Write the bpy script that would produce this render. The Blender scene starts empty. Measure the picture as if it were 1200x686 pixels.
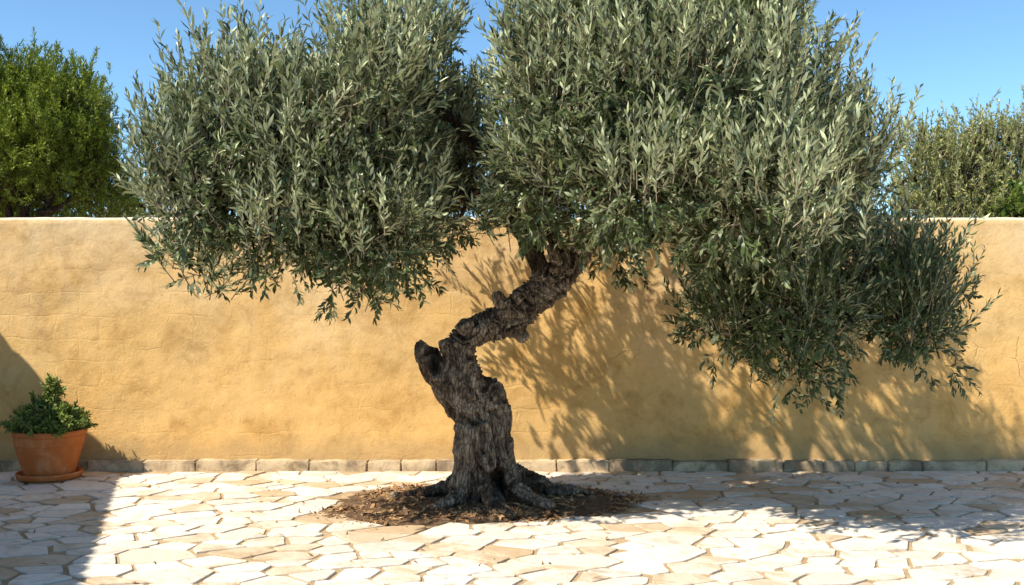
import bpy, bmesh, math, random
import numpy as np
from mathutils import Vector, noise, kdtree

rng = np.random.RandomState(7)
random.seed(7)
scene = bpy.context.scene
COL = scene.collection
F = 1166.67            # focal length in photo pixels (1200 px wide, 35 mm lens)
CAMZ = 1.6

def P(px, py, Y):
    """point seen at photo pixel (px, py) at distance Y"""
    return np.array([(px - 600.0) / F * Y, Y, CAMZ - (py - 343.0) / F * Y])

# ------------------------------------------------------------------ basics
def link(o, parent=None):
    COL.objects.link(o)
    if parent is not None:
        o.parent = parent
    return o

def tag(o, label=None, cat=None, group=None, kind=None):
    if label: o['label'] = label
    if cat: o['category'] = cat
    if group: o['group'] = group
    if kind: o['kind'] = kind
    return o

def empty(name, loc):
    o = bpy.data.objects.new(name, None)
    o.empty_display_size = 0.2
    o.location = loc
    return link(o)

def mesh_np(name, verts, loops, counts, mats, matidx=None, smooth=True):
    verts = np.asarray(verts, dtype=np.float32)
    loops = np.asarray(loops, dtype=np.int32)
    counts = np.asarray(counts, dtype=np.int32)
    me = bpy.data.meshes.new(name)
    me.vertices.add(len(verts)); me.vertices.foreach_set('co', verts.ravel())
    me.loops.add(len(loops)); me.loops.foreach_set('vertex_index', loops)
    me.polygons.add(len(counts))
    starts = np.concatenate([[0], np.cumsum(counts)[:-1]]).astype(np.int32)
    me.polygons.foreach_set('loop_start', starts)
    if matidx is not None:
        me.polygons.foreach_set('material_index', np.asarray(matidx, dtype=np.int32))
    me.polygons.foreach_set('use_smooth', np.full(len(counts), smooth))
    for m in mats: me.materials.append(m)
    me.update(calc_edges=True); me.validate()
    return me

def obj_np(name, data, mats, parent=None, smooth=True, origin=None):
    v, l, c = data[:3]
    mi = data[3] if len(data) > 3 else None
    v = np.asarray(v, dtype=np.float32)
    loc = np.zeros(3)
    if origin is not None:
        v = v - np.asarray(origin, dtype=np.float32); loc = np.asarray(origin)
    o = bpy.data.objects.new(name, mesh_np(name, v, l, c, mats, mi, smooth))
    o.location = loc
    return link(o, parent)

def obj_bm(name, bm, mat, parent=None, smooth=False):
    me = bpy.data.meshes.new(name)
    bm.normal_update(); bm.to_mesh(me); bm.free()
    for m in (mat if isinstance(mat, (list, tuple)) else [mat]): me.materials.append(m)
    if smooth: me.polygons.foreach_set('use_smooth', np.full(len(me.polygons), True))
    return link(bpy.data.objects.new(name, me), parent)

class Soup:
    """collects polygons (verts, loops, counts, material index)"""
    def __init__(s): s.v=[]; s.l=[]; s.c=[]; s.m=[]; s.n=0
    def add(s, v, l, c, m=0):
        v=np.asarray(v,dtype=np.float32); l=np.asarray(l,dtype=np.int32); c=np.asarray(c,dtype=np.int32)
        s.v.append(v); s.l.append(l+s.n); s.c.append(c); s.m.append(np.full(len(c),m,dtype=np.int32)); s.n+=len(v)
    def data(s): return np.concatenate(s.v),np.concatenate(s.l),np.concatenate(s.c),np.concatenate(s.m)

def norm(a): return a/np.maximum(np.linalg.norm(a,axis=-1,keepdims=True),1e-9)

def leaves_into(soup, base, d, nrm, L, W, bend, mat=0, fat=0.62):
    """lens-shaped leaves: base (N,3), direction, face normal, length, width"""
    n=len(base)
    if n==0: return
    d=norm(d); side=norm(np.cross(d,nrm)); up=np.cross(side,d)
    L=L[:,None]; W=W[:,None]; b=bend[:,None]
    p0=base
    p1=base+d*L*0.33+up*b*L*0.06
    p2=base+d*L*fat+up*b*L*0.05
    p3=base+d*L-up*b*L*0.10
    v=np.stack([p0,p1+side*W*0.46,p1-side*W*0.46,p2+side*W*0.46,p2-side*W*0.46,p3],axis=1).reshape(-1,3)
    f=np.array([0,1,2, 1,3,4,2, 3,5,4])
    loops=(np.arange(n)[:,None]*6+f[None,:]).ravel()
    soup.add(v,loops,np.tile([3,4,3],n),mat)

def tube_into(soup, pts, rad, sides=4, mat=0):
    pts=np.asarray(pts,dtype=float); n=len(pts)
    rad=np.broadcast_to(np.asarray(rad,dtype=float),(n,))
    t=norm(np.gradient(pts,axis=0))
    ref=np.array([0.31,0.87,0.39]);
    a=norm(np.cross(t,ref)); b=np.cross(t,a)
    ang=np.arange(sides)/sides*2*math.pi
    v=(pts[:,None,:]+rad[:,None,None]*(np.cos(ang)[None,:,None]*a[:,None,:]+np.sin(ang)[None,:,None]*b[:,None,:])).reshape(-1,3)
    i=np.arange(n-1)[:,None]*sides; j=np.arange(sides)[None,:]; k=(j+1)%sides
    q=np.stack([i+j,i+k,i+sides+k,i+sides+j],axis=-1).reshape(-1)
    soup.add(v,q,np.full((n-1)*sides,4),mat)

def spline(pts, n):
    """Catmull-Rom through rows (any number of columns)"""
    p=np.asarray(pts,dtype=float)
    p=np.vstack([2*p[0]-p[1],p,2*p[-1]-p[-2]])
    out=[]
    seg=len(p)-3
    for u in np.linspace(0,seg-1e-6,n):
        i=int(u); t=u-i; a,b,c,d=p[i:i+4]
        out.append(0.5*((2*b)+(-a+c)*t+(2*a-5*b+4*c-d)*t*t+(-a+3*b-3*c+d)*t**3))
    return np.array(out)

# ------------------------------------------------------------------ materials
def new_mat(name):
    m=bpy.data.materials.new(name); m.use_nodes=True
    nt=m.node_tree; nt.nodes.clear()
    out=nt.nodes.new('ShaderNodeOutputMaterial'); pb=nt.nodes.new('ShaderNodeBsdfPrincipled')
    nt.links.new(pb.outputs[0],out.inputs[0])
    return m,nt,pb,out
def N(nt,t,**kw):
    n=nt.nodes.new(t)
    for k,v in kw.items():
        if k in n.inputs.keys(): n.inputs[k].default_value=v
        else: setattr(n,k,v)
    return n
def noise_tex(nt,vec,scale,detail=5,rough=0.6,dist=0.0):
    n=N(nt,'ShaderNodeTexNoise'); n.inputs['Scale'].default_value=scale; n.inputs['Detail'].default_value=detail
    n.inputs['Roughness'].default_value=rough; n.inputs['Distortion'].default_value=dist
    if vec is not None: nt.links.new(vec,n.inputs['Vector'])
    return n.outputs['Fac']
def ramp(nt,fac,stops,interp='LINEAR'):
    r=nt.nodes.new('ShaderNodeValToRGB'); r.color_ramp.interpolation=interp
    while len(r.color_ramp.elements)<len(stops): r.color_ramp.elements.new(0.5)
    for e,(p,c) in zip(r.color_ramp.elements,stops):
        e.position=p; e.color=(c,c,c,1) if isinstance(c,(int,float)) else (*c,1)
    nt.links.new(fac,r.inputs[0]); return r.outputs[0]
def mix(nt,fac,a,b,mode='MIX'):
    m=nt.nodes.new('ShaderNodeMix'); m.data_type='RGBA'; m.blend_type=mode
    for s,x in ((m.inputs[0],fac),(m.inputs[6],a),(m.inputs[7],b)):
        if isinstance(x,(int,float)): s.default_value=x
        elif isinstance(x,tuple): s.default_value=(*x,1)
        else: nt.links.new(x,s)
    return m.outputs[2]
def math_n(nt,op,a,b=None,clamp=False):
    m=nt.nodes.new('ShaderNodeMath'); m.operation=op; m.use_clamp=clamp
    for s,x in zip(m.inputs,(a,b)):
        if x is None: continue
        if isinstance(x,(int,float)): s.default_value=x
        else: nt.links.new(x,s)
    return m.outputs[0]
def bump(nt,pb,h,strength,dist):
    b=nt.nodes.new('ShaderNodeBump'); b.inputs['Strength'].default_value=strength; b.inputs['Distance'].default_value=dist
    nt.links.new(h,b.inputs['Height']); nt.links.new(b.outputs[0],pb.inputs['Normal']); return b
def coords(nt,scale=(1,1,1)):
    t=nt.nodes.new('ShaderNodeTexCoord'); mp=nt.nodes.new('ShaderNodeMapping')
    mp.inputs['Scale'].default_value=scale; nt.links.new(t.outputs['Object'],mp.inputs['Vector']); return mp.outputs[0]

def mat_plaster():
    m,nt,pb,out=new_mat('ochre_plaster')
    v=coords(nt); sep=nt.nodes.new('ShaderNodeSeparateXYZ'); nt.links.new(v,sep.inputs[0])
    big=noise_tex(nt,v,0.9,5,0.6,0.6)
    h=math_n(nt,'ADD',math_n(nt,'MULTIPLY',sep.outputs['Z'],0.30),math_n(nt,'MULTIPLY',math_n(nt,'SUBTRACT',big,0.5),1.7))
    base=ramp(nt,h,[(0.0,(0.62,0.385,0.140)),(0.35,(0.60,0.395,0.16)),(0.62,(0.60,0.42,0.205)),(0.95,(0.62,0.47,0.27))])
    # faint courses of the masonry under the plaster
    bv=nt.nodes.new('ShaderNodeCombineXYZ')
    dn=noise_tex(nt,v,2.2,3,0.6)
    nt.links.new(math_n(nt,'ADD',sep.outputs['X'],math_n(nt,'MULTIPLY',dn,0.28)),bv.inputs[0])
    nt.links.new(math_n(nt,'ADD',sep.outputs['Z'],math_n(nt,'MULTIPLY',dn,0.16)),bv.inputs[1])
    br=N(nt,'ShaderNodeTexBrick'); br.inputs['Scale'].default_value=1.0; br.inputs['Brick Width'].default_value=0.42; br.inputs['Row Height'].default_value=0.21
    br.inputs['Mortar Size'].default_value=0.012; br.inputs['Mortar Smooth'].default_value=1.0
    br.inputs['Color1'].default_value=(0.0,0.0,0.0,1); br.inputs['Color2'].default_value=(1,1,1,1); br.inputs['Mortar'].default_value=(0.5,0.5,0.5,1)
    nt.links.new(bv.outputs[0],br.inputs['Vector'])
    bmask=ramp(nt,noise_tex(nt,v,1.3,3,0.6),[(0.45,0.0),(0.62,1.0)])
    tint=mix(nt,br.outputs['Color'],(0.84,0.82,0.80),(1.06,1.05,1.02))
    base=mix(nt,math_n(nt,'MULTIPLY',bmask,0.5),base,mix(nt,1.0,base,tint,'MULTIPLY'))
    # patches, rubbed pale spots, rust coloured flecks
    p1=ramp(nt,noise_tex(nt,v,3.4,7,0.68,0.5),[(0.34,(0.70,0.64,0.56)),(0.5,(1,1,1)),(0.66,(1.10,1.11,1.15))])
    base=mix(nt,0.75,base,p1,'MULTIPLY')
    p2=ramp(nt,noise_tex(nt,v,14,6,0.7,0.3),[(0.32,(0.80,0.74,0.68)),(0.46,(1,1,1)),(0.7,(1.07,1.07,1.07))])
    base=mix(nt,0.6,base,p2,'MULTIPLY')
    rust=ramp(nt,noise_tex(nt,v,5.5,6,0.7,1.0),[(0.66,0.0),(0.76,1.0)])
    base=mix(nt,math_n(nt,'MULTIPLY',rust,0.32),base,(0.46,0.22,0.05))
    sv=coords(nt,(6.0,6.0,0.35))
    stk=ramp(nt,noise_tex(nt,sv,1.0,5,0.65,0.2),[(0.56,0.0),(0.72,1.0)])
    zf=ramp(nt,math_n(nt,'DIVIDE',sep.outputs['Z'],2.5),[(0.25,0.0),(0.9,1.0)])
    base=mix(nt,math_n(nt,'MULTIPLY',math_n(nt,'MULTIPLY',stk,zf),0.30),base,(0.42,0.32,0.20))
    # damp dirt at the foot and run-off under the top
    dirt=ramp(nt,math_n(nt,'ADD',sep.outputs['Z'],math_n(nt,'MULTIPLY',noise_tex(nt,v,3,5,0.65),-0.35)),[(-0.0,0.7),(0.16,0.0)])
    base=mix(nt,math_n(nt,'MULTIPLY',dirt,0.7),base,(0.36,0.26,0.14))
    top=ramp(nt,math_n(nt,'ADD',sep.outputs['Z'],math_n(nt,'MULTIPLY',noise_tex(nt,v,9,4,0.6),0.05)),[(2.28/2.5,0.0),(2.31/2.5,1.0)])
    ztop=math_n(nt,'DIVIDE',math_n(nt,'ADD',sep.outputs['Z'],math_n(nt,'MULTIPLY',noise_tex(nt,v,9,4,0.6),0.03)),2.5)
    top=ramp(nt,ztop,[(2.268/2.5,0.0),(2.29/2.5,1.0)])
    base=mix(nt,math_n(nt,'MULTIPLY',top,0.6),base,(0.74,0.69,0.60))
    # hairline cracks
    vo=N(nt,'ShaderNodeTexVoronoi'); vo.feature='DISTANCE_TO_EDGE'; vo.inputs['Scale'].default_value=1.5
    wv=nt.nodes.new('ShaderNodeTexNoise'); wv.inputs['Scale'].default_value=2.6; wv.inputs['Detail'].default_value=6; nt.links.new(v,wv.inputs['Vector'])
    vw=mix(nt,0.22,v,wv.outputs['Color'],'ADD'); nt.links.new(vw,vo.inputs['Vector'])
    line=ramp(nt,vo.outputs['Distance'],[(0.0,1.0),(0.006,0.0)])
    cm=ramp(nt,noise_tex(nt,v,1.7,4,0.6),[(0.57,0.0),(0.64,1.0)])
    crack=math_n(nt,'MULTIPLY',line,cm)
    base=mix(nt,math_n(nt,'MULTIPLY',crack,0.45),base,(0.26,0.16,0.08))
    nt.links.new(base,pb.inputs['Base Color']); pb.inputs['Roughness'].default_value=0.92; pb.inputs['Specular IOR Level'].default_value=0.135
    hh=math_n(nt,'ADD',math_n(nt,'MULTIPLY',noise_tex(nt,v,4,7,0.6,0.0),0.8),math_n(nt,'MULTIPLY',noise_tex(nt,v,42,6,0.72),0.27))
    hh=math_n(nt,'SUBTRACT',hh,math_n(nt,'MULTIPLY',crack,0.25))
    hh=math_n(nt,'ADD',hh,math_n(nt,'MULTIPLY',math_n(nt,'MULTIPLY',br.outputs['Fac'],bmask),-0.10))
    bump(nt,pb,hh,0.55,0.03)
    return m

def mat_stone(name='paving_stone', cols=((0.50,0.39,0.26),(0.65,0.585,0.48),(0.72,0.67,0.58),(0.58,0.525,0.45)), stain=0.65, mortar=(0.43,0.31,0.18)):
    m,nt,pb,out=new_mat(name)
    v=coords(nt); g=nt.nodes.new('ShaderNodeNewGeometry'); r=g.outputs['Random Per Island']
    base=ramp(nt,r,[(0.0,cols[0]),(0.22,cols[1]),(0.6,cols[2]),(1.0,cols[3])])
    n1=noise_tex(nt,v,4,7,0.68,0.4)
    base=mix(nt,0.8,base,ramp(nt,n1,[(0.3,(0.62,0.55,0.46)),(0.48,(1,1,1)),(0.75,(1.05,1.05,1.05))]),'MULTIPLY')
    n2=noise_tex(nt,v,22,6,0.7)
    base=mix(nt,0.7,base,ramp(nt,n2,[(0.3,(0.78,0.74,0.68)),(0.5,(1,1,1)),(1,(1.04,1.04,1.04))]),'MULTIPLY')
    st=ramp(nt,math_n(nt,'ADD',noise_tex(nt,v,1.5,6,0.7,0.8),math_n(nt,'MULTIPLY',math_n(nt,'SUBTRACT',r,0.5),-0.18)),[(0.52,0.0),(0.62,1.0)])
    base=mix(nt,math_n(nt,'MULTIPLY',st,stain),base,mortar)
    rs=ramp(nt,noise_tex(nt,v,3.1,5,0.7,0.6),[(0.66,0.0),(0.74,1.0)])
    base=mix(nt,math_n(nt,'MULTIPLY',rs,0.4),base,(0.42,0.20,0.06))
    nt.links.new(base,pb.inputs['Base Color']); pb.inputs['Roughness'].default_value=0.8; pb.inputs['Specular IOR Level'].default_value=0.25
    hh=math_n(nt,'ADD',noise_tex(nt,v,9,8,0.68,0.3),math_n(nt,'MULTIPLY',noise_tex(nt,v,60,4,0.7),0.15))
    bump(nt,pb,hh,0.7,0.02)
    return m

def mat_noise(name, c1, c2, scale, bscale=30, bstr=0.6, bdist=0.02, rough=0.9, c3=None, island=0.0, spec=0.2):
    m,nt,pb,out=new_mat(name); v=coords(nt)
    stops=[(0.35,c1),(0.65,c2)] if c3 is None else [(0.3,c1),(0.52,c2),(0.72,c3)]
    base=ramp(nt,noise_tex(nt,v,scale,7,0.68,0.4),stops)
    if island:
        g=nt.nodes.new('ShaderNodeNewGeometry')
        base=mix(nt,island,base,ramp(nt,g.outputs['Random Per Island'],[(0.0,(0.45,0.42,0.4)),(0.5,(0.9,0.85,0.8)),(1.0,(1.9,1.75,1.5))]),'MULTIPLY')
    nt.links.new(base,pb.inputs['Base Color']); pb.inputs['Roughness'].default_value=rough; pb.inputs['Specular IOR Level'].default_value=spec
    bump(nt,pb,noise_tex(nt,v,bscale,7,0.7),bstr,bdist)
    return m

def mat_bark(name,dark,mid,light,red,scale=1.0):
    m,nt,pb,out=new_mat(name); v=coords(nt,(scale,scale,scale*0.45))
    at=nt.nodes.new('ShaderNodeAttribute'); at.attribute_name='ridge'
    n=noise_tex(nt,v,16,8,0.7,0.6)
    f=math_n(nt,'ADD',math_n(nt,'MULTIPLY',n,0.75),math_n(nt,'MULTIPLY',at.outputs['Fac'],0.45))
    base=ramp(nt,f,[(0.30,dark),(0.52,mid),(0.80,light)])
    rm=ramp(nt,noise_tex(nt,v,3.2,5,0.65,0.5),[(0.56,0.0),(0.70,1.0)])
    base=mix(nt,math_n(nt,'MULTIPLY',rm,0.55),base,red)
    li=ramp(nt,noise_tex(nt,v,7,6,0.7,0.4),[(0.60,0.0),(0.70,1.0)])
    base=mix(nt,math_n(nt,'MULTIPLY',li,0.45),base,(0.33,0.275,0.20))
    nt.links.new(base,pb.inputs['Base Color']); pb.inputs['Roughness'].default_value=0.9; pb.inputs['Specular IOR Level'].default_value=0.135
    v2=coords(nt,(1.0,1.0,0.30)); wn=nt.nodes.new('ShaderNodeTexNoise'); wn.inputs['Scale'].default_value=9; wn.inputs['Detail'].default_value=5; nt.links.new(v2,wn.inputs['Vector'])
    vv=mix(nt,0.09,v2,wn.outputs['Color'],'ADD')
    vo=N(nt,'ShaderNodeTexVoronoi'); vo.feature='DISTANCE_TO_EDGE'; vo.inputs['Scale'].default_value=34; nt.links.new(vv,vo.inputs['Vector'])
    cr=ramp(nt,vo.outputs['Distance'],[(0.0,0.0),(0.10,0.7),(0.4,1.0)])
    base=mix(nt,0.75,base,mix(nt,cr,(0.35,0.32,0.30),(1.12,1.12,1.12)),'MULTIPLY'); nt.links.new(base,pb.inputs['Base Color'])
    hh=math_n(nt,'ADD',noise_tex(nt,v,30,8,0.72,0.8),math_n(nt,'MULTIPLY',noise_tex(nt,v,90,4,0.7),0.3))
    hh=math_n(nt,'ADD',hh,math_n(nt,'MULTIPLY',cr,0.7))
    bump(nt,pb,hh,1.0,0.026)
    return m

def mat_leaf(name, dark, light, under, rough=0.45, trans=0.12, tcol=None, spec=0.45):
    m,nt,pb,out=new_mat(name)
    g=nt.nodes.new('ShaderNodeNewGeometry')
    top=ramp(nt,g.outputs['Random Per Island'],[(0.0,dark),(0.75,light),(1.0,tuple(min(1,c*1.3) for c in light))])
    col=mix(nt,g.outputs['Backfacing'],top,under)
    nt.links.new(col,pb.inputs['Base Color']); pb.inputs['Roughness'].default_value=rough; pb.inputs['Specular IOR Level'].default_value=spec
    tr=nt.nodes.new('ShaderNodeBsdfTranslucent'); tr.inputs['Color'].default_value=(*(tcol or light),1)
    ms=nt.nodes.new('ShaderNodeMixShader'); ms.inputs[0].default_value=trans
    nt.links.new(pb.outputs[0],ms.inputs[1]); nt.links.new(tr.outputs[0],ms.inputs[2]); nt.links.new(ms.outputs[0],out.inputs[0])
    return m

M_plaster=mat_plaster()
M_stone=mat_stone()
M_mortar=mat_noise('mortar',(0.34,0.245,0.14),(0.49,0.365,0.225),6,40,0.8,0.02)
M_kerb=mat_stone('kerb_limestone',((0.40,0.30,0.18),(0.56,0.445,0.29),(0.48,0.375,0.245),(0.60,0.48,0.325)),0.75,(0.17,0.125,0.08))
M_earth=mat_noise('dry_earth',(0.46,0.38,0.29),(0.56,0.47,0.36),0.8,8,0.8,0.05)
M_soil=mat_noise('bed_soil',(0.075,0.045,0.025),(0.18,0.112,0.063),9,45,1.0,0.04,c3=(0.31,0.21,0.125))
M_litter=mat_noise('dry_litter',(0.21,0.12,0.058),(0.38,0.25,0.135),6,60,0.5,0.01,island=0.8)
M_bark=mat_bark('olive_bark',(0.016,0.011,0.007),(0.105,0.075,0.051),(0.44,0.355,0.26),(0.14,0.052,0.018))
M_twig=mat_noise('olive_twig',(0.20,0.165,0.105),(0.32,0.28,0.19),12,60,0.4,0.005)
M_olive=mat_leaf('olive_leaf',(0.017,0.029,0.008),(0.070,0.098,0.030),(0.43,0.48,0.275),0.45,0.08,(0.24,0.27,0.08),0.4)
M_terra=mat_noise('terracotta',(0.36,0.105,0.028),(0.45,0.145,0.040),5,50,0.35,0.006,rough=0.7,c3=(0.52,0.27,0.14))
M_bark2=mat_bark('background_bark',(0.04,0.03,0.022),(0.11,0.08,0.06),(0.22,0.18,0.14),(0.12,0.07,0.04))
M_pine=mat_leaf('conifer_needles',(0.022,0.046,0.006),(0.215,0.265,0.018),(0.13,0.17,0.02),0.55,0.14,(0.28,0.38,0.03),0.25)
M_shrub=mat_leaf('grey_green_leaf',(0.11,0.132,0.035),(0.32,0.335,0.12),(0.36,0.38,0.18),0.5,0.25,(0.28,0.32,0.08),0.35)
M_shrub2=mat_leaf('bright_green_leaf',(0.035,0.07,0.010),(0.10,0.15,0.022),(0.14,0.2,0.05),0.45,0.25,(0.25,0.36,0.04),0.35)
M_potleaf=mat_leaf('pot_shrub_leaf',(0.060,0.100,0.020),(0.190,0.250,0.050),(0.12,0.17,0.065),0.5,0.22,(0.22,0.32,0.05),0.3)
M_white=mat_noise('limewash',(0.60,0.54,0.45),(0.70,0.65,0.57),2,30,0.5,0.01)
M_tile=mat_noise('roof_tile',(0.34,0.14,0.07),(0.46,0.22,0.12),3,40,0.5,0.01,island=0.4)
M_wood=mat_noise('shutter_paint',(0.06,0.13,0.12),(0.09,0.17,0.16),4,30,0.4,0.005)

# ------------------------------------------------------------------ ground sheet
bm=bmesh.new()
R=1500
vs=[bm.verts.new((x,y,-0.06)) for x,y in ((-R,-R),(R,-R),(R,R),(-R,R))]; bm.faces.new(vs)
tag(obj_bm('ground',bm,M_earth),kind='structure')

# ------------------------------------------------------------------ crazy paving
PIT=np.array([-0.25,7.56]); 
def pit_r(a):
    return 1.0+0.07*math.sin(2*a+0.6)+0.05*math.sin(3*a+2.1)+0.035*math.sin(5*a+0.4)+0.025*math.sin(9*a)
def in_pit(x,y,k=1.0):
    dx,dy=(x-PIT[0])/1.15,(y-PIT[1])/0.80
    return math.hypot(dx,dy)<k*pit_r(math.atan2(dy,dx))
def make_paving():
    X0,X1,Y0,Y1=-9.0,9.0,-2.5,8.885
    ax=1.5
    pts=[]; 
    cell={}
    def near(p,r):
        cx,cy=int(p[0]//0.4),int(p[1]//0.4)
        for i in range(cx-2,cx+3):
            for j in range(cy-2,cy+3):
                for q in cell.get((i,j),()):
                    if (q[0]-p[0])**2+(q[1]-p[1])**2<(0.5*(r+q[2]))**2: return True
        return False
    r_=random.Random(11)
    for phase,(rad,tries) in enumerate(((0.32,120),(0.245,600),(0.18,3000),(0.125,17000),(0.09,9000))):
        for _ in range(tries):
            p=(r_.uniform(X0/ax-0.5,X1/ax+0.5),r_.uniform(Y0-0.5,Y1+0.4))
            rr=rad*r_.uniform(0.85,1.15)
            if p[1]<4.6 and rad<0.3: rr*=1.8
            if not near(p,rr):
                q=(p[0],p[1],rr); pts.append(q); cell.setdefault((int(p[0]//0.4),int(p[1]//0.4)),[]).append(q)
    P2=np.array(pts); kd=kdtree.KDTree(len(P2))
    for i,q in enumerate(P2): kd.insert((q[0],q[1],0),i)
    kd.balance()
    s=Soup(); count=0
    for i,q in enumerate(P2):
        if not (X0/ax<q[0]<X1/ax and Y0<q[1]<Y1-0.03): continue
        if in_pit(q[0]*ax,q[1],0.97): continue
        poly=[(q[0]-1,q[1]-1),(q[0]+1,q[1]-1),(q[0]+1,q[1]+1),(q[0]-1,q[1]+1)]
        w=r_.uniform(0.005,0.011)
        planes=[]
        for co,j,dist in kd.find_n((q[0],q[1],0),22):
            if j==i: continue
            o=P2[j]; nx,ny=o[0]-q[0],o[1]-q[1]; L=math.hypot(nx,ny)
            wt=0.5+0.25*(q[2]-o[2])/(q[2]+o[2])
            hsh=math.sin((min(i,j)*12.9898+max(i,j)*78.233))*43758.5453; hsh-=math.floor(hsh)
            th=(hsh-0.5)*0.75; ux,uy=nx/L,ny/L
            rx,ry=ux*math.cos(th)-uy*math.sin(th),ux*math.sin(th)+uy*math.cos(th)
            planes.append((rx,ry,(ux*rx+uy*ry)*L*wt-w))
        planes.append((0,1,Y1-0.012-q[1]))
        for nx,ny,c in planes:
            new=[]
            m=len(poly)
            for k in range(m):
                a,b=poly[k],poly[(k+1)%m]
                da=(a[0]-q[0])*nx+(a[1]-q[1])*ny-c; db=(b[0]-q[0])*nx+(b[1]-q[1])*ny-c
                if da<=0: new.append(a)
                if da*db<0:
                    t=da/(da-db); new.append((a[0]+(b[0]-a[0])*t,a[1]+(b[1]-a[1])*t))
            poly=new
            if len(poly)<3: break
        if len(poly)<3: continue
        pl=np.array(poly)*[ax,1.0]
        # cut corners, roughen the outline
        out=[]
        m=len(pl)
        for k in range(m):
            a,b=pl[k],pl[(k+1)%m]
            L=np.linalg.norm(b-a)
            if L<0.02: 
                out.append((a+b)/2); continue
            c=min(0.2,0.011/L)
            segs=max(1,int(L/0.06))
            for t in np.linspace(c,1-c,segs+1):
                nrm=np.array([b[1]-a[1],a[0]-b[0]])/L
                out.append(a+(b-a)*t+nrm*(noise.noise(Vector(((a+(b-a)*t)[0]*9,(a+(b-a)*t)[1]*9,i*0.37)))*0.009-0.002))
        out=np.array(out)
        if len(out)<4: continue
        n=len(out); ctr=out.mean(0)
        area=0.5*abs(np.sum(out[:,0]*np.roll(out[:,1],-1)-out[:,1]*np.roll(out[:,0],-1)))
        if area<0.0035: continue
        h=r_.uniform(0.007,0.014); tilt=(r_.uniform(-.008,.008),r_.uniform(-.008,.008))
        dirv=norm(ctr-out)
        rings=[]
        for inset,z in ((0,-0.012),(0,h-0.005),(0.002,h-0.0012),(0.006,h)):
            xy=out+dirv*inset
            zz=np.full(n,z)+((xy-ctr)@np.array(tilt) if z>0 else 0)
            rings.append(np.column_stack([xy,zz]))
        v=np.vstack(rings)
        loops=[];cnt=[]
        for k in range(3):
            for j in range(n):
                loops+= [k*n+j,k*n+(j+1)%n,(k+1)*n+(j+1)%n,(k+1)*n+j]; cnt.append(4)
        loops+=[3*n+j for j in range(n)]; cnt.append(n)
        s.add(v,loops,cnt)
    return s.data()
pv=obj_np('paving',make_paving(),[M_stone],smooth=False)
tag(pv,kind='structure')
# mortar sheet under the stones, gently uneven, with a hole kept for the tree bed (the soil mound rises over it)
def grid_mesh(x0,x1,y0,y1,nx,ny,zf):
    xs=np.linspace(x0,x1,nx); ys=np.linspace(y0,y1,ny)
    v=np.array([(x,y,zf(x,y)) for y in ys for x in xs])
    i=np.arange(ny-1)[:,None]*nx+np.arange(nx-1)[None,:]
    q=np.stack([i,i+1,i+nx+1,i+nx],axis=-1).reshape(-1)
    return v,q,np.full((nx-1)*(ny-1),4)
tag(obj_np('paving_mortar',grid_mesh(-9.2,9.2,-2.7,8.95,240,160,lambda x,y:0.0025*noise.noise(Vector((x*2,y*2,0)))),[M_mortar]),kind='structure')

# ------------------------------------------------------------------ tree bed
def soil_z(x,y):
    dx,dy=(x-PIT[0])/1.15,(y-PIT[1])/0.80
    r=math.hypot(dx,dy)/pit_r(math.atan2(dy,dx))
    e=max(0.0,1-r*0.97)
    z=0.055*(1-(1-min(1,e*1.5))**2)
    nz=0.5*noise.fractal(Vector((x*5,y*5,1.3)),0.7,2.0,5)
    return -0.012+z+ (0.026*nz+0.010*noise.noise(Vector((x*28,y*28,0))))*min(1,e*5+0.25)
sv,sl,sc=grid_mesh(PIT[0]-1.4,PIT[0]+1.4,PIT[1]-1.0,PIT[1]+1.0,220,160,soil_z)
tag(obj_np('soil_bed',(sv,sl,sc),[M_soil]),kind='structure')
s=Soup()
def flake(x,y,z,L,W,mat=0):
    d=norm(np.array([rng.normal(),rng.normal(),rng.normal()*0.25])); n=norm(np.array([rng.normal()*0.45,rng.normal()*0.45,1.0]))
    leaves_into(s,np.array([[x,y,z]])-d*L*0.5,d[None],n[None],np.array([L]),np.array([W]),np.array([rng.uniform(-2,2)]),mat)
k=0
while k<5200:
    a=rng.uniform(0,2*math.pi); rr=math.sqrt(rng.uniform(0,1.0))*(1.0 if rng.uniform()<0.85 else rng.uniform(1.0,1.22))
    x=PIT[0]+1.15*rr*pit_r(a)*math.cos(a); y=PIT[1]+0.8*rr*pit_r(a)*math.sin(a)
    dens=noise.noise(Vector((x*2.6,y*2.6,5.0)))
    if rng.uniform()>0.35+1.1*dens+ (0.25 if x>0.2 else 0): k+=0.25; continue
    big=rng.uniform()<0.10 and rr<1.0
    flake(x,y,max(soil_z(x,y),0.010)+0.005,rng.uniform(0.05,0.12) if big else rng.uniform(0.02,0.06),rng.uniform(0.02,0.045) if big else rng.uniform(0.006,0.016)); k+=1
lit=obj_np('leaf_litter',s.data(),[M_litter],smooth=False)
tag(lit,'dry brown leaves and bark chips strewn over the dark soil around the olive trunk','leaf litter',kind='stuff')
s=Soup()
for _ in range(130):
    x=rng.normal(0.2,2.6); y=rng.uniform(5.0,8.8)
    if in_pit(x,y,1.0) or abs(x)>7: continue
    flake(x,y,0.017,rng.uniform(0.03,0.08),rng.uniform(0.008,0.018))
tag(obj_np('fallen_leaves',s.data(),[M_litter],smooth=False),'small dry leaves lying scattered on the pale paving','fallen leaves',kind='stuff')

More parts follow.
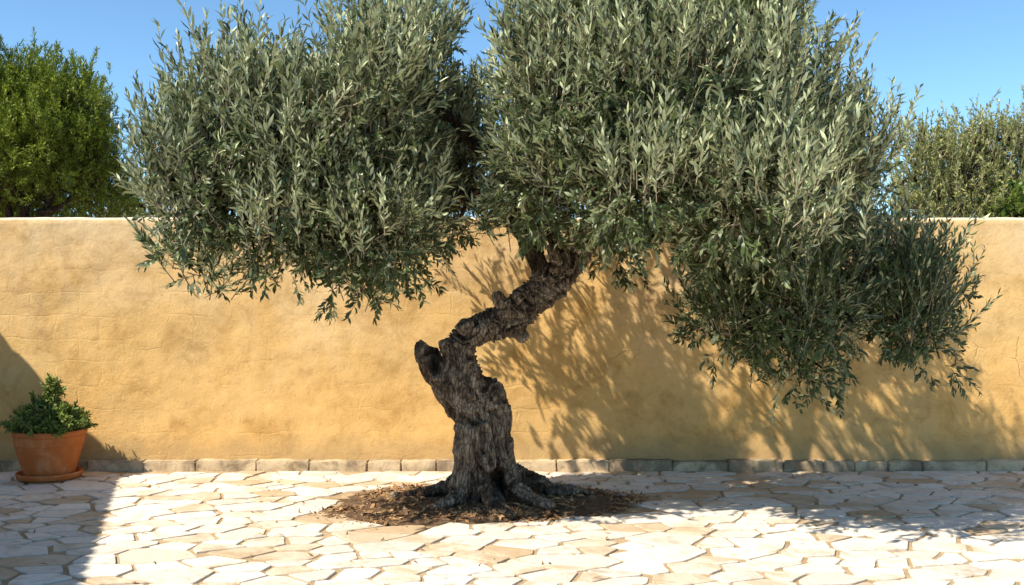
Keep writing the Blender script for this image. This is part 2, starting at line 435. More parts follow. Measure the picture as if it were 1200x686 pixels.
# ------------------------------------------------------------------ courtyard wall
def make_wall():
    X0,X1,H,T=-13.0,13.0,2.28,0.32
    nx,nz=640,70
    zs=np.linspace(-0.1,H-0.03,nz)
    prof=[(0.0,z) for z in zs]+[(0.012,H-0.012),(0.035,H),(0.16,H+0.008),(T-0.03,H),(T,H-0.03),(T,1.0),(T,-0.1)]
    prof=np.array(prof); npf=len(prof)
    xs=np.linspace(X0,X1,nx); V=np.zeros((nx,npf,3))
    for i,x in enumerate(xs):
        for j,(d,z) in enumerate(prof):
            o=0.0
            if j<nz+3:
                o=0.016*noise.noise(Vector((x*0.9,z*1.1,0.0)))+0.010*noise.noise(Vector((x*2.7,z*3.1,4.0)))+0.0045*noise.noise(Vector((x*8,z*9,9.0)))
            dz=0.0
            if j>=nz-1 and j<=nz+4: dz=0.008*noise.noise(Vector((x*1.1,0,7)))+0.006*noise.noise(Vector((x*6,d*6,3)))
            V[i,j]=(x,9.0+d+o*(0.5 if j>=nz else 1),z+dz)
    i=np.arange(nx-1)[:,None]*npf+np.arange(npf-1)[None,:]
    q=np.stack([i,i+npf,i+npf+1,i+1],axis=-1).reshape(-1)
    s=Soup(); s.add(V.reshape(-1,3),q,np.full((nx-1)*(npf-1),4))
    s.l.append(np.arange(npf,dtype=np.int32)); s.c.append(np.array([npf],dtype=np.int32)); s.m.append(np.array([0],dtype=np.int32))
    s.l.append((np.arange(npf,dtype=np.int32)[::-1]+(nx-1)*npf)); s.c.append(np.array([npf],dtype=np.int32)); s.m.append(np.array([0],dtype=np.int32))
    return s.data()
wall=obj_np('garden_wall',make_wall(),[M_plaster])
tag(wall,'long ochre plastered garden wall with patchy weathered render behind the olive tree','wall')

# ------------------------------------------------------------------ kerb of stone blocks along the wall foot
kerb=empty('stone_kerb',(0,8.95,0))
tag(kerb,'low kerb of grey limestone blocks laid along the foot of the wall','kerb')
x=-8.3
while x<8.3:
    L=random.uniform(0.26,0.62); L=min(L,8.35-x) if 8.35-x>0.2 else L; hgt=0.092+random.uniform(-0.007,0.007); dep=random.uniform(0.0,0.012)
    bm=bmesh.new(); bmesh.ops.create_cube(bm,size=1.0)
    for v in bm.verts:
        v.co=Vector((x+L/2+v.co.x*(L-0.005),8.95+v.co.y*0.125-dep*0.5+0.012,0.0+(hgt if v.co.z>0 else -0.02)))
    bmesh.ops.subdivide_edges(bm,edges=bm.edges[:],cuts=5,use_grid_fill=True)
    bmesh.ops.bevel(bm,geom=[e for e in bm.edges if len(e.link_faces)==2 and e.calc_face_angle(0)>1.0],offset=0.009,segments=2,affect='EDGES')
    for v in bm.verts:
        c=v.co; n=noise.noise_vector(Vector((c.x*9,c.y*9+random.Random(int(x*50)).random(),c.z*9)))
        v.co+=n*0.010
        v.co-=Vector((0,8.95,0))
    obj_bm('kerb_block',bm,M_kerb,kerb,smooth=False)
    x+=L

# ------------------------------------------------------------------ olive trunk
TY=7.56
def trunk_pts(rows):
    """rows: (px, py, radius_px, dY)"""
    o=[]
    for r in rows:
        Y=TY+r[3]; p=P(r[0],r[1],Y); o.append((*p,0.67*r[2]/F*Y))
    return np.array(o)
B=np.array([-0.21,TY])
def root(*pts): return np.array([(B[0]+a*(1.0 if k<2 else 1.08),B[1]+b*(1.0 if k<2 else 1.05),z*(0.9 if k<2 else 0.85)+(0.0 if k<2 else 0.03),r*(0.62 if k<2 else 0.66)) for k,(a,b,z,r) in enumerate(pts)])
tubes=[
 trunk_pts([(568,605,36,0),(567,575,37,0),(567,545,34,0),(566,520,31,0),(562,495,31,0),(557,470,32,0),(548,448,30,0),(540,425,24,0),(540,405,21,0),(552,391,21,0),(578,381,25,0),(603,368,27,-.02),(622,350,25,-.03),(645,334,26,-.02),(665,312,24,0),(682,288,22,.02),(698,262,19,.03),(712,238,12,.04)]),
 trunk_pts([(552,490,22,-.05),(535,468,23,-.06),(518,445,20,-.07),(503,425,18,-.06),(493,410,10,-.05),(490,402,5,-.05)]),
 trunk_pts([(545,470,20,-.1),(532,440,14,-.1),(524,415,10,-.09),(519,402,6,-.09)]),
 trunk_pts([(548,440,20,.08),(535,412,15,.06),(520,400,8,.04)]),
 trunk_pts([(560,455,22,0),(574,462,22,-.03),(583,485,20,-.03),(585,515,18,-.03),(588,545,20,0),(598,565,18,0)]),
 trunk_pts([(545,480,18,-.1),(548,510,18,-.12),(545,540,17,-.12),(540,570,16,-.12),(538,592,12,-.15)]),
 trunk_pts([(560,500,14,-.15),(566,530,15,-.17),(572,550,14,-.2)]),
 # broken side stubs of the limb
 trunk_pts([(600,370,14,-.08),(592,360,11,-.13),(586,350,8,-.15),(583,345,6,-.15)]),
 trunk_pts([(606,366,15,-.1),(606,352,10,-.14),(608,345,6,-.14)]),
 trunk_pts([(603,385,10,-.02),(610,392,8,-.02),(613,397,5,-.02)]),
 trunk_pts([(658,318,14,-.1),(650,300,11,-.16),(646,288,8,-.16)]),
 trunk_pts([(640,335,12,-.08),(632,315,11,-.1),(628,298,9,-.1)]),
 trunk_pts([(548,385,13,-.08),(540,380,10,-.08)]),
 # roots
 root((-0.10,0.05,0.30,0.10),(-0.22,0.06,0.16,0.085),(-0.32,0.07,0.07,0.065),(-0.46,0.05,0.03,0.045),(-0.66,0.08,0.0,0.02)),
 root((0.00,-0.14,0.30,0.085),(0.01,-0.24,0.20,0.070),(0.05,-0.33,0.10,0.062),(0.09,-0.42,0.045,0.055),(0.20,-0.58,0.012,0.028)),
 root((0.10,-0.10,0.32,0.085),(0.18,-0.17,0.20,0.075),(0.25,-0.21,0.11,0.070),(0.33,-0.28,0.06,0.06),(0.46,-0.36,0.03,0.03)),
 root((0.12,0.05,0.36,0.09),(0.24,0.08,0.22,0.085),(0.34,0.10,0.15,0.075),(0.46,0.08,0.07,0.06),(0.62,0.08,0.055,0.045),(0.80,0.05,0.02,0.03)),
 root((0.28,0.10,0.17,0.06),(0.36,0.06,0.19,0.055),(0.42,0.04,0.15,0.04)),
 root((-0.12,-0.10,0.24,0.075),(-0.18,-0.17,0.12,0.055),(-0.22,-0.24,0.05,0.04),(-0.34,-0.34,0.01,0.02)),
 root((-0.03,0.12,0.30,0.09),(-0.10,0.26,0.12,0.06),(-0.16,0.42,0.03,0.03)),
 root((0.10,0.12,0.26,0.09),(0.16,0.28,0.10,0.06),(0.26,0.46,0.02,0.03)),
]
def make_trunk():
    bm=bmesh.new(); segpts=[]; segtan=[]
    for T in tubes:
        n=max(8,int(len(T)*6)); S=spline(T,n); S[:,3]=np.maximum(S[:,3],0.006)
        p=S[:,:3]; r=S[:,3]; t=norm(np.gradient(p,axis=0))
        for a,b in zip(p,t): segpts.append(a); segtan.append(b)
        ref=np.array([0.2,0.95,0.1]); a=norm(np.cross(t,ref)); b=np.cross(t,a)
        rings=[]
        K=18
        for i in range(n):
            ring=[]
            for k in range(K):
                th=2*math.pi*k/K
                dv=math.cos(th)*a[i]+math.sin(th)*b[i]
                tw=th+ i*0.05
                rr=r[i]*(1+0.11*math.sin(3*tw+0.6)+0.07*math.sin(5*tw+2+i*0.03)+0.10*noise.noise(Vector((p[i]+dv*r[i])*3.2)))
                ring.append(bm.verts.new(Vector(p[i]+dv*rr)))
            rings.append(ring)
        for i in range(n-1):
            for k in range(K): bm.faces.new((rings[i][k],rings[i][(k+1)%K],rings[i+1][(k+1)%K],rings[i+1][k]))
        bm.faces.new(rings[0][::-1]); bm.faces.new(rings[-1])
    me=bpy.data.meshes.new('tmp'); bm.to_mesh(me); bm.free()
    o=bpy.data.objects.new('tmp',me); COL.objects.link(o)
    md=o.modifiers.new('r','REMESH'); md.mode='VOXEL'; md.voxel_size=0.009
    sm=o.modifiers.new('s','SMOOTH'); sm.iterations=4; sm.factor=0.5
    dg=bpy.context.evaluated_depsgraph_get(); me2=bpy.data.meshes.new_from_object(o.evaluated_get(dg))
    bpy.data.objects.remove(o); bpy.data.meshes.remove(me)
    nv=len(me2.vertices); co=np.zeros(nv*3,np.float32); me2.vertices.foreach_get('co',co); co=co.reshape(-1,3)
    nr=np.zeros(nv*3,np.float32); me2.vertices.foreach_get('normal',nr); nr=nr.reshape(-1,3)
    kd=kdtree.KDTree(len(segpts))
    for i,q in enumerate(segpts): kd.insert(Vector(q)-Vector((B[0],B[1],0)),i)
    kd.balance()
    ridge=np.zeros(nv,np.float32); new=co.copy()
    for i in range(nv):
        c=Vector(co[i])-Vector((B[0],B[1],0)); t=Vector((0,0,0))
        for q,j,d in kd.find_n(c,20): t+=Vector(segtan[j])*(1/(d+0.08))*(1 if segtan[j][2]>=0 or abs(segtan[j][2])<.5 else -1)
        if t.length<1e-4: t=Vector((0,0,1))
        t.normalize()
        q=c-t*(c.dot(t))*0.84
        w=noise.noise_vector(c*4)*0.05
        f1=1-abs(noise.noise((q+w)*11))*2
        f2=1-abs(noise.noise((q+w*0.6)*30+Vector((3,1,7))))*2
        f3=noise.noise(c*55)
        lump=noise.noise(c*5.5)
        f0=1-abs(noise.noise((q+w)*5.2+Vector((1,5,2))))*2.4
        hgt=0.030*f0+0.018*f1+0.010*f2+0.004*f3+0.009*lump-0.012
        ridge[i]=0.35*f0+0.35*f1+0.2*f2+0.1*f3
        new[i]=co[i]+nr[i]*(hgt-0.008)
    # hollow between the front roots and in the top of the old stub
    for hp,hr,dp in ((np.array([-0.105,TY-0.28,0.15]),np.array([0.075,0.35,0.17]),0.42),(P(509,412,TY-0.10),np.array([0.05,0.3,0.20]),0.22)):
        dd=np.sqrt((((new-hp)/hr)**2).sum(1)); k=np.clip(1-dd,0,1)
        new+= np.array([0,1,0],np.float32)[None]*(k*dp*1.2)[:,None].astype(np.float32)
    me2.vertices.foreach_set('co',new.ravel().astype(np.float32))
    at=me2.attributes.new('ridge','FLOAT','POINT'); at.data.foreach_set('value',ridge)
    me2.polygons.foreach_set('use_smooth',np.full(len(me2.polygons),True)); me2.update()
    return me2
olive=empty('olive_tree',(B[0],B[1],0.0))
tag(olive,'old olive tree with twisted gnarled trunk and wide silvery crown in a bed of soil','tree')
def child_at(o,parent):
    o.parent=parent; o.location=Vector(o.location)-parent.location; return o
me=make_trunk(); me.name='trunk'; me.materials.clear(); me.materials.append(M_bark)
tr=bpy.data.objects.new('trunk',me); link(tr); child_at(tr,olive)

# ------------------------------------------------------------------ olive crown
# big masses: (px, py, Y, rx_px, rz_px, ry_m)
LEFT=[(246,215,6.40,54,62,.55),(288,140,6.55,58,58,.58),(375,190,6.70,90,82,.76),(440,128,6.60,60,74,.82),(456,262,6.68,58,62,.68),
      (345,260,6.60,84,50,.62),(528,200,7.75,26,98,.50),(220,292,6.45,20,32,.26),(484,60,7.2,36,42,.42),(425,312,6.80,46,26,.32),(240,312,6.5,18,18,.18),(208,188,6.40,18,28,.26)]
RIGHT=[(655,110,6.45,66,100,.70),(755,110,6.50,104,108,.88),(872,125,6.75,90,100,.88),(640,205,6.50,46,48,.45),(750,220,6.35,88,56,.80),(622,245,6.75,34,30,.35),(690,238,6.7,34,28,.35),
       (870,240,6.30,92,72,.90),(975,200,7.15,42,80,.60),(930,355,7.30,92,62,.60),(1055,360,7.50,50,58,.45),(845,360,7.25,32,50,.38),
       (728,290,7.55,20,22,.22),(700,25,6.70,90,46,.62),(860,25,6.85,74,50,.62),(935,425,7.35,36,22,.26),(1080,415,7.5,24,18,.2),(1108,352,7.55,22,20,.18),(1055,300,7.5,20,22,.2)]
BACK=[(478,220,8.20,45,72,.40),(590,170,8.25,60,90,.42),(760,160,8.20,100,100,.50),(910,210,8.30,90,95,.46),(1000,255,8.40,40,50,.34),(690,80,8.0,90,80,.45)]
blobs=[]
for grp,lst in enumerate((LEFT,RIGHT,BACK)):
    for px,py,Y,rx,rz,ry in lst: blobs.append((P(px,py,Y),np.array([rx/F*Y,ry,rz/F*Y]),grp))
def inside(p,skip=-1,k=1.0):
    for i,(c,r,g) in enumerate(blobs):
        if i!=skip and (((p-c)/(r*k))**2).sum()<1: return True
    return False
UP=np.array([0,0,1.0])
crown_soup=Soup()
clumps=[]
def sample_clumps():
    for bi,(c,r,g) in enumerate(blobs):
        area=(r[0]*r[1]+r[1]*r[2]+r[0]*r[2])*4.2
        n=int(area*(7.5 if g<2 else 3.4))+3
        acc=[]
        tries=0
        while len(acc)<n and tries<n*30:
            tries+=1
            u=norm(rng.normal(size=3)); rad=rng.uniform(0.55,0.95)
            p=c+u*r*rad
            if inside(p,bi,0.72): continue
            if any(np.linalg.norm(p-q)<0.20 for q in acc): continue
            acc.append(p); clumps.append((p,norm(u/r*r.mean()),g,bi))
sample_clumps()
for bi,(c,r,g) in enumerate(blobs):
    for _ in range(int(9*r[0]*r[1]*r[2]/0.08)**1 if g<2 else 1):
        u=norm(rng.normal(size=3)); clumps.append((c+u*r*rng.uniform(0,0.5),u,g,bi))
# the limbs: from the tip of the trunk to every mass
tip=P(690,275,TY+.02); fork=P(640,325,TY-.06)
limb_defs=[
 [(632,312,-.08),(600,255,-.25),(540,225,-.4),(450,215,-.7),(360,205,-.9),(260,200,-1.05)],
 [(628,300,-.08),(590,210,-.3),(520,130,-.5),(450,70,-.55)],
 [(690,275,.02),(700,200,-.2),(690,110,-.5),(660,30,-.6)],
 [(690,275,.02),(745,215,-.2),(790,130,-.4),(830,40,-.4)],
 [(700,262,.02),(780,240,-.1),(870,200,-.2),(950,150,-.1),(990,110,-.05)],
 [(700,265,.02),(790,275,.1),(880,310,.05),(960,360,-.05),(1050,370,.05),(1110,355,.05)],
 [(800,278,.08),(840,320,-.05),(900,380,-.1),(940,420,-.1)],
 [(665,300,.0),(600,220,.3),(520,220,.5)],
 [(700,262,.05),(760,200,.4),(860,210,.6),(960,250,.75)],
]
limbs=[]
for L in limb_defs:
    pts=np.array([P(a,b,TY+d) for a,b,d in L]); n=14
    S=spline(pts,n)
    for i in range(2,n): S[i]+=rng.normal(size=3)*0.018
    rad=np.linspace(0.070,0.014,n)
    limbs.append((S,rad))
allp=np.vstack([S for S,_ in limbs])
owner=np.concatenate([[i]*len(S) for i,(S,_) in enumerate(limbs)])
brs=[Soup() for _ in limbs]
for i,(S,rad) in enumerate(limbs): tube_into(brs[i],spline(np.column_stack([S,rad]),40)[:,:3],spline(np.column_stack([S,rad]),40)[:,3],9)
for p,u,g,bi in clumps:
    d=np.linalg.norm(allp-p,axis=1)+0.6*np.maximum(0,allp[:,2]-p[2]+0.0)*0
    j=int(np.argmin(d)); a=allp[j]
    mid=(a+p)/2+rng.normal(size=3)*0.06+np.array([0,0,0.05]); 
    pts=spline(np.array([a,mid,p]),8)
    tube_into(brs[owner[j]],pts,np.linspace(0.017,0.006,8),5)
for sp in brs:
    o=obj_np('limb',sp.data(),[M_bark]); child_at(o,olive)

def shoot(soup,p,v,L,nl,lw,leafL,curl,twig=True,mt=1,ml=0,spread=0.62,upn=0.9,out=None):
    """one leafy shoot: curved twig with opposite leaves"""
    n=6
    t=np.linspace(0,1,n)[:,None]
    pts=p+v*L*t+curl*L*(t**2)
    if twig: tube_into(soup,pts,np.linspace(0.0042,0.0016,n),3,mt)
    k=np.repeat(np.arange((nl+1)//2),2)[:nl]; tt=(0.12+0.88*(k+0.5)/max(1,k.max()+1))
    tt=np.clip(tt+rng.uniform(-.03,.03,nl),0,1)[:,None]
    base=p+v*L*tt+curl*L*tt**2
    tan=norm(v+2*curl*tt)
    ref=norm(np.cross(tan,np.array([0.3,0.2,0.9])+rng.normal(size=3)*0.3)); bi=np.cross(tan,ref)
    ph=(k*1.35+rng.uniform(0,6.28))+np.where(np.arange(nl)%2==0,0,math.pi)+rng.normal(size=nl)*0.7
    side=np.cos(ph)[:,None]*ref+np.sin(ph)[:,None]*bi
    sp=spread*rng.uniform(0.6,1.35,nl)[:,None]*(1.15-0.55*tt)
    d=norm(tan*(1-0.35*sp)+side*sp+rng.normal(size=(nl,3))*0.2)
    nn=norm(tan*0.55+UP*upn*0.5-side*0.25+rng.normal(size=(nl,3))*0.5)
    if out is not None: nn=nn+out
    nn=norm(nn-d*(nn*d).sum(1,keepdims=True))
    size=(0.75+0.45*np.sin(tt[:,0]*2.8))*rng.uniform(0.75,1.2,nl)
    leaves_into(soup,base,d,nn,leafL*size,lw*size*rng.uniform(0.85,1.15,nl),rng.uniform(-1.5,3.0,nl),ml)

LOWLOBE=[i for i,(c,r,g) in enumerate(blobs) if c[2]<1.66]
for p,u,g,bi in clumps:
    c,r,_=blobs[bi]
    low=np.clip(-(p[2]-c[2])/r[2],-1,1)      # +1 at the bottom of its mass
    lowest=not inside(p-np.array([0,0,0.35]))
    high=not inside(p+np.array([0,0,0.45])+u*0.1)
    ns=int(rng.uniform(12,18)) if g<2 else 9
    cr=rng.uniform(0.15,0.25)
    for _ in range(ns):
        q=p+np.clip(rng.normal(size=3),-1.35,1.35)*cr*np.array([1,1,0.9])*0.62
        w=norm(q-p)
        if lowest and low>0.1:
            v=norm(u*0.55+w*0.55+UP*rng.uniform(-0.35,0.5)+rng.normal(size=3)*0.4); curl=-UP*rng.uniform(0.0,0.25); L=rng.uniform(0.11,0.23)
        elif high:
            v=norm(u*0.35+w*0.35+UP*rng.uniform(0.7,1.5)+rng.normal(size=3)*0.22); curl=UP*rng.uniform(0,0.2)+rng.normal(size=3)*0.06; L=rng.uniform(0.26,0.50)
        else:
            v=norm(u*0.6+w*0.4+UP*rng.uniform(0.3,1.1)+rng.normal(size=3)*0.3); curl=-UP*rng.uniform(-0.25,0.25)+rng.normal(size=3)*0.08; L=rng.uniform(0.22,0.42)
        nl=int(L/0.0145)+2
        hang=lowest and low>0.1
        dark=(low>0.2 and not high) or hang or bi in LOWLOBE
        shoot(crown_soup,q-v*L*0.35,v,L,nl,rng.uniform(0.0118,0.0160)*(1.3 if hang else 1),rng.uniform(0.050,0.078)*(0.80 if hang else 1),curl,upn=2.2 if dark else 0.7,out=(u*np.array([1,1,0.2])*0.9+np.array([0,-0.5,0.15])) if dark else (-u*np.array([1,1,0.3])*0.5+np.array([0.15,0.35,0]))*rng.uniform(-0.15,1.0))
    # a few bare-ish long spikes above the outline
    if high and rng.uniform()<0.6:
        v=norm(u*0.3+UP*1.5+rng.normal(size=3)*0.2); L=rng.uniform(0.45,0.68)
        shoot(crown_soup,p+UP*0.05,v,L,int(L/0.036),0.018,0.085,rng.normal(size=3)*0.08)
tw=[c for c in clumps if c[2]<2]
for _ in range(420):
    p,u,g,bi=tw[rng.randint(len(tw))]
    a=p-u*0.10+rng.normal(size=3)*0.04; v=norm(u*0.7+UP*rng.uniform(-0.4,0.9)+rng.normal(size=3)*0.4)*rng.uniform(0.14,0.34); k2=rng.normal(size=3)*0.05
    tube_into(crown_soup,np.array([a,a+v*0.35+k2,a+v*0.7+k2*1.3,a+v]),np.linspace(0.0048,0.0016,4),4,1)
cro=obj_np('crown',crown_soup.data(),[M_olive,M_twig]); child_at(cro,olive)
print('olive leaves+twigs faces',sum(len(c) for c in crown_soup.c),'clumps',len(clumps))

# ------------------------------------------------------------------ trees beyond the wall
def bg_tree(name,label,cat,base,masses,mat,stem_pts,leaf,dens,upb,L_rng,per=14,mtw=None,group=None,spread=0.6,gap=0.2,tight=0.45):
    root_=empty(name,base); tag(root_,label,cat,group)
    st=Soup(); cr=Soup(); tips=[]
    for S,r0,r1 in stem_pts:
        S=spline(np.array(S),14); S[2:-1]+=rng.normal(size=(11,3))*0.03
        tube_into(st,S,np.linspace(r0,r1,14),8); tips.append(S)
    tp=np.vstack(tips)
    for c,r in masses:
        c=np.array(c); r=np.array(r); area=(r[0]*r[1]+r[1]*r[2]+r[0]*r[2])*4.2
        n=int(area*dens)+2; acc=[]; tr_=0
        while len(acc)<n and tr_<n*25:
            tr_+=1; u=norm(rng.normal(size=3)); p=c+u*r*rng.uniform(0.5,0.98)
            if any(np.linalg.norm(p-q)<gap for q in acc): continue
            acc.append(p)
            j=int(np.argmin(np.linalg.norm(tp-p,axis=1)))
            tube_into(st,spline(np.array([tp[j],(tp[j]+p)/2+rng.normal(size=3)*0.08,p]),6),np.linspace(0.02,0.007,6),4)
            for _ in range(per):
                q=p+rng.normal(size=3)*gap*tight*np.array([1,1,1.25])
                v=norm(u*0.5+UP*upb*rng.uniform(0.5,1.4)+rng.normal(size=3)*0.35); L=rng.uniform(*L_rng)
                shoot(cr,q-v*L*0.3,v,L,int(L/leaf[2])+2,leaf[1],leaf[0],rng.normal(size=3)*0.08,True,1,0,spread)
    o=obj_np('trunk',st.data(),[M_bark2]); child_at(o,root_)
    o=obj_np('crown',cr.data(),[mat,mtw or M_twig]); child_at(o,root_)
    return root_
Yt=13.0
def Q(px,py,Y=Yt): return tuple(P(px,py,Y))
k=Yt/F
bx=P(25,343,Yt)[0]
def g0(px,Y): return (P(px,343,Y)[0],Y,-0.06)
bg_tree('conifer_tree','dense yellow-green conifer tree with forked stems rising beyond the left part of the wall','tree',g0(28,Yt),
 [(Q(25,125),(58*k,.75,46*k)),(Q(86,138,12.7),(42*k,.65,48*k)),(Q(-40,130),(60*k,.8,70*k)),(Q(60,180,12.6),(70*k,.8,45*k)),(Q(112,198),(24*k,.5,40*k)),(Q(-20,190,12.7),(60*k,.7,50*k)),(Q(20,88),(26*k,.4,22*k)),(Q(82,100),(22*k,.4,22*k)),(Q(30,225,13.4),(60*k,.5,25*k)),(Q(120,232,13.3),(30*k,.4,20*k)),(Q(60,262,14.2),(100*k,.5,36*k)),(Q(-30,250,14.0),(60*k,.5,36*k)),(Q(55,150,13.6),(70*k,.5,70*k))],
 M_pine,
 [([g0(28,Yt),Q(28,262),Q(25,215),Q(20,120)],.085,.02),([Q(28,300),Q(10,250),Q(-10,190),Q(-30,130)],.06,.02),([Q(30,290),Q(52,240),Q(75,180),Q(92,110)],.06,.02),([Q(30,262),Q(60,245),Q(100,222),Q(128,200)],.05,.015)],
 (0.056,0.0105,0.0080),11.0,1.2,(0.12,0.25),34,M_bark2,None,0.8,0.33,0.34)
Ys=12.0; k=Ys/F
bg_tree('olive_shrub','tall grey-green olive bush with upright thin branches beyond the right end of wall','shrub',g0(1130,Ys),
 [(Q(1085,205,Ys),(34*k,.5,52*k)),(Q(1125,202,Ys),(42*k,.6,52*k)),(Q(1172,195,Ys),(40*k,.6,46*k)),(Q(1230,190,Ys),(50*k,.7,60*k)),(Q(1150,240,11.8),(90*k,.5,30*k)),(Q(1075,240,Ys),(28*k,.4,28*k)),(Q(1160,165,Ys),(16*k,.2,16*k)),(Q(1085,170,Ys),(10*k,.2,18*k)),(Q(1300,200,Ys),(50*k,.7,55*k))],
 M_shrub,
 [([g0(1130,Ys),Q(1125,262,Ys),Q(1115,215,Ys),Q(1100,150,Ys)],.07,.01),([g0(1130,Ys),Q(1148,262,Ys),Q(1165,215,11.7),Q(1178,150,Ys)],.06,.01),([g0(1135,Ys),Q(1130,262,Ys),Q(1135,200,11.6),Q(1150,145,Ys)],.05,.01),([g0(1140,Ys),Q(1190,262,Ys),Q(1215,205,Ys),Q(1232,150,Ys)],.06,.01),([g0(1128,Ys),Q(1090,262,Ys),Q(1078,210,Ys),Q(1080,150,Ys)],.05,.008)],
 (0.052,0.015,0.018),8.0,1.2,(0.18,0.42),11,None,None,0.6,0.2)
Yb=11.2; k=Yb/F
bg_tree('green_bush','low bright green bush with broad leaves just behind wall at the right edge','bush',g0(1200,Yb),
 [(Q(1212,256,Yb),(14*k,.3,10*k)),(Q(1250,245,Yb),(30*k,.4,24*k)),(Q(1212,262,Yb),(50*k,.4,30*k))],M_shrub2,
 [([g0(1200,Yb),Q(1200,285,Yb),Q(1198,250,Yb)],.03,.008),([g0(1205,Yb),Q(1225,285,Yb),Q(1240,235,Yb)],.03,.008)],
 (0.085,0.034,0.024),9.0,0.6,(0.14,0.26),10,None,None,0.8,0.18)
Yg=16.0; k=Yg/F
bg_tree('grey_shrub','small hazy grey-green shrub between the conifer and the olive crown beyond the wall','shrub',g0(160,Yg),
 [(Q(160,245,Yg),(26*k,.5,38*k)),(Q(205,250,Yg),(34*k,.5,34*k)),(Q(140,255,Yg),(24*k,.4,20*k))],M_shrub,
 [([g0(160,Yg),Q(160,285,Yg),Q(162,225,Yg)],.05,.01),([g0(165,Yg),Q(190,285,Yg),Q(205,235,Yg)],.05,.01)],
 (0.07,0.020,0.024),8.0,0.8,(0.18,0.36),10,None,None,0.6,0.2)

# ------------------------------------------------------------------ terracotta pot with shrub
PY=8.54; px0=(58-600)/F*PY
pot=empty('potted_shrub',(px0,PY,0.0))
tag(pot,'terracotta flowerpot holding a leafy green shrub standing against the wall on the left','potted plant')
def lathe(prof,seg=72,wob=0.0):
    v=[];n=len(prof)
    for k in range(seg):
        a=2*math.pi*k/seg
        for r,z in prof:
            rr=r*(1+wob*noise.noise(Vector((math.cos(a)*2,math.sin(a)*2,z*5))))
            v.append((rr*math.cos(a),rr*math.sin(a),z))
    l=[];c=[]
    for k in range(seg):
        for j in range(n-1):
            a=k*n+j;b=((k+1)%seg)*n+j
            l+=[a,b,b+1,a+1];c.append(4)
    return np.array(v),l,c
Z0=0.062
body=[(0.0,Z0),(0.185,Z0),(0.197,Z0+.008),(0.205,Z0+.03),(0.232,Z0+.12),(0.262,Z0+.225),(0.272,Z0+.262),(0.2735,Z0+.268),(0.277,Z0+.270),(0.2775,Z0+.278),(0.2755,Z0+.282),(0.283,Z0+.335),(0.284,Z0+.345),(0.262,Z0+.350),(0.255,Z0+.33),(0.23,Z0+.25)]
obj_np('pot',lathe(body,wob=0.012),[M_terra],pot)
rim=[(0.2845,Z0+.345),(0.294,Z0+.352),(0.298,Z0+.362),(0.298,Z0+.384),(0.293,Z0+.392),(0.276,Z0+.394),(0.262,Z0+.389),(0.258,Z0+.352)]
obj_np('rim',lathe(rim,wob=0.010),[M_terra],pot)
soil=lathe([(0.0,Z0+.375),(0.12,Z0+.372),(0.20,Z0+.362),(0.259,Z0+.356)],wob=0.0)
obj_np('soil',soil,[M_soil],pot)
st=Soup(); fo=Soup()
z1=Z0+.36
for i in range(26):
    a=rng.uniform(0,6.28); rr=0.10*math.sqrt(rng.uniform())
    b=np.array([rr*math.cos(a),rr*math.sin(a),z1]); a2=a+rng.normal()*0.5; R2=rng.uniform(0.05,0.27)
    e=np.array([R2*math.cos(a2),R2*math.sin(a2),z1+rng.uniform(0.08,0.25)])
    tube_into(st,spline(np.array([b,(b+e)/2+[0,0,.03],e]),6),np.linspace(.006,.003,6),5)
for i in range(430):
    u=norm(rng.normal(size=3)*[1,1,0.8]); u[2]=abs(u[2])*1.0-0.30
    q=np.array([0,0,z1+0.08])+u*np.array([0.315,0.28,0.18])*rng.uniform(0.45,1.0)
    v=norm(u*0.8+UP*0.6+rng.normal(size=3)*0.35); L=rng.uniform(0.06,0.13)
    shoot(fo,q-v*L*.3,v,L,int(L/.0065)+2,rng.uniform(.013,.018),rng.uniform(.034,.047),rng.normal(size=3)*.08,True,1,0,0.85)
for bx_,by_,h0,cnt in ((0.05,0.0,0.46,34),(-0.14,0.0,0.28,14),(0.0,-0.05,0.31,14),(0.16,0,0.24,10)):
    e=np.array([bx_,by_,z1+h0-0.04]); b=np.array([bx_*.3,by_,z1+.02])
    tube_into(st,spline(np.array([b,(b+e)/2+[.01,0,0],e]),7),np.linspace(.006,.003,7),5)
    for i in range(cnt):
        t=rng.uniform(0.62,1.0); q=b+(e-b)*t; v=norm(rng.normal(size=3)*0.7+UP*0.6); L=rng.uniform(.06,.11)
        shoot(fo,q,v,L,int(L/.007)+2,rng.uniform(.014,.019),rng.uniform(.036,.050),rng.normal(size=3)*.08,True,1,0,0.85)
obj_np('stem',st.data(),[M_twig],pot)
obj_np('foliage',fo.data(),[M_potleaf,M_twig],pot)
sau=obj_np('saucer',lathe([(0.0,0.030),(0.205,0.030),(0.232,0.034),(0.245,0.058),(0.255,0.066),(0.263,0.064),(0.266,0.055),(0.255,0.018),(0.242,0.012),(0.0,0.012)],wob=0.012),[M_terra])
sau.location=(px0,PY,0.004)
for o in pot.children: pass
pot.location.z=-0.026
tag(sau,'round terracotta saucer under the flowerpot','saucer')

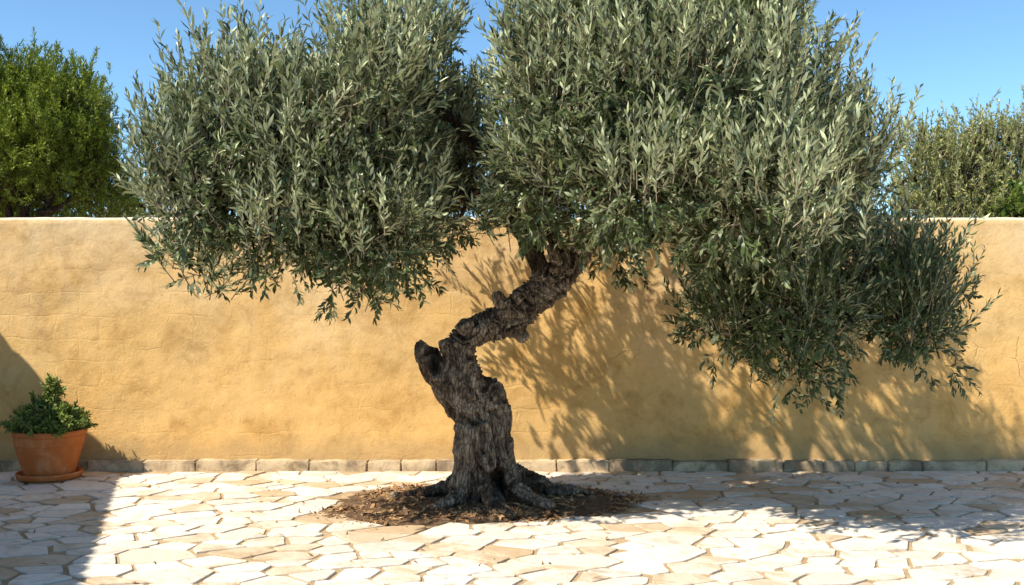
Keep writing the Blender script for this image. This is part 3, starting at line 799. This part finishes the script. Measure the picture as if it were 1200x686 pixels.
# ------------------------------------------------------------------ house wing out of frame on the left (casts the straight-edged shade on the floor)
house=empty('house_wing',(-7.6,4.0,0)); tag(house,'whitewashed house wing with tiled roof just outside the courtyard view','house')
ang=math.atan2(-1.04,3.36)  # eave direction from +Y
EH=3.0
def eave(sv): # point on the eave edge
    A=np.array([-5.74,7.30]); D=norm(np.array([-1.10,3.36])); return A+D*sv
D=norm(np.array([-1.10,3.36])); Nn=np.array([-D[1],D[0]])    # Nn points left, away from the courtyard
def hp(sv,off,z): 
    q=eave(sv)+Nn*off; return Vector((q[0]+7.6,q[1]-4.0,z))
def prism(name,s0,s1,o0,o1,z0,z1,mat,par):
    bm=bmesh.new()
    vs=[bm.verts.new(hp(a,b,c)) for c in (z0,z1) for a,b in ((s0,o0),(s1,o0),(s1,o1),(s0,o1))]
    for f in ((3,2,1,0),(4,5,6,7),(0,1,5,4),(1,2,6,5),(2,3,7,6),(3,0,4,7)): bm.faces.new([vs[i] for i in f])
    bmesh.ops.recalc_face_normals(bm,faces=bm.faces); return obj_bm(name,bm,mat,par)
prism('wall',-5.6,0.8,0.45,4.2,-0.05,2.9,M_white,house)
rs=Soup()
for rowi in range(12):
    for c_ in range(34):
        s0=-5.7+c_*0.196
        if s0>0.98: continue
        o0=rowi*0.2
        z=EH+o0*0.30
        vv=[]
        for a in (0,0.22):
            for kk in range(7):
                th=math.pi*kk/6
                q=hp(s0+0.1-0.1*math.cos(th),o0+a,z+a*0.30+0.05*math.sin(th)+0.018*(1-a/0.22))
                vv.append(q)
        lp=[];ct=[]
        for kk in range(6): lp+=[kk,kk+1,kk+8,kk+7]; ct.append(4)
        rs.add(np.array(vv),lp,ct)
v_=[hp(a,b,c) for a,b,c in ((-5.7,0,EH-.03),(1.1,0,EH-.03),(1.1,2.4,EH+.70),(-5.7,2.4,EH+.70),(-5.7,4.6,EH+.02),(1.1,4.6,EH+.02))]
rs.add(np.array(v_),[0,1,2,3,3,2,5,4],[4,4])
obj_np('roof',rs.data(),[M_tile],house,smooth=False)
for s0 in (-1.6,-4.2):
    w=prism('window',s0,s0+0.9,0.40,0.46,1.0,2.2,M_wood,house)
    for a in (0.02,0.46):
        prism('shutter',s0+a,s0+a+0.42,0.37,0.399,1.02,2.18,M_wood,w)

# ------------------------------------------------------------------ light
sd=Vector((0.75,0.50,-1.0)).normalized()
el=math.asin(-sd.z)
sun=bpy.data.lights.new('sun','SUN'); sun.energy=4.0; sun.angle=math.radians(0.55); sun.color=(1.0,0.90,0.76)
so=bpy.data.objects.new('sun',sun); so.rotation_euler=sd.to_track_quat('-Z','Y').to_euler(); link(so)
w=bpy.data.worlds.new('World'); scene.world=w; w.use_nodes=True; nt=w.node_tree
bg=nt.nodes['Background']; sky=nt.nodes.new('ShaderNodeTexSky'); sky.sky_type='NISHITA'; sky.sun_disc=False
sky.sun_elevation=el
sky.sun_rotation=math.atan2(-sd.x,-sd.y)   # clockwise from +Y
sky.altitude=0; sky.air_density=0.62; sky.dust_density=0.1; sky.ozone_density=4.5
nt.links.new(mix(nt,1.0,sky.outputs[0],(0.81,0.93,0.83),'MULTIPLY'),bg.inputs[0]); bg.inputs[1].default_value=0.135

# ------------------------------------------------------------------ camera and render settings
cam=bpy.data.cameras.new('camera'); cam.lens=35; cam.sensor_width=36; cam.clip_end=5000
co=bpy.data.objects.new('camera',cam); co.location=(0,0,CAMZ); co.rotation_euler=(math.radians(90),0,0); link(co); scene.camera=co
scene.view_settings.view_transform='Standard'; scene.view_settings.look='None'; scene.view_settings.gamma=1; scene.view_settings.use_curve_mapping=False
scene.view_settings.exposure=1.1
scene.render.engine='CYCLES'
scene.cycles.max_bounces=8; scene.cycles.diffuse_bounces=6; scene.cycles.transparent_max_bounces=8
scene.cycles.use_denoising=True
try: scene.cycles.denoiser='OPENIMAGEDENOISE'
except Exception: pass
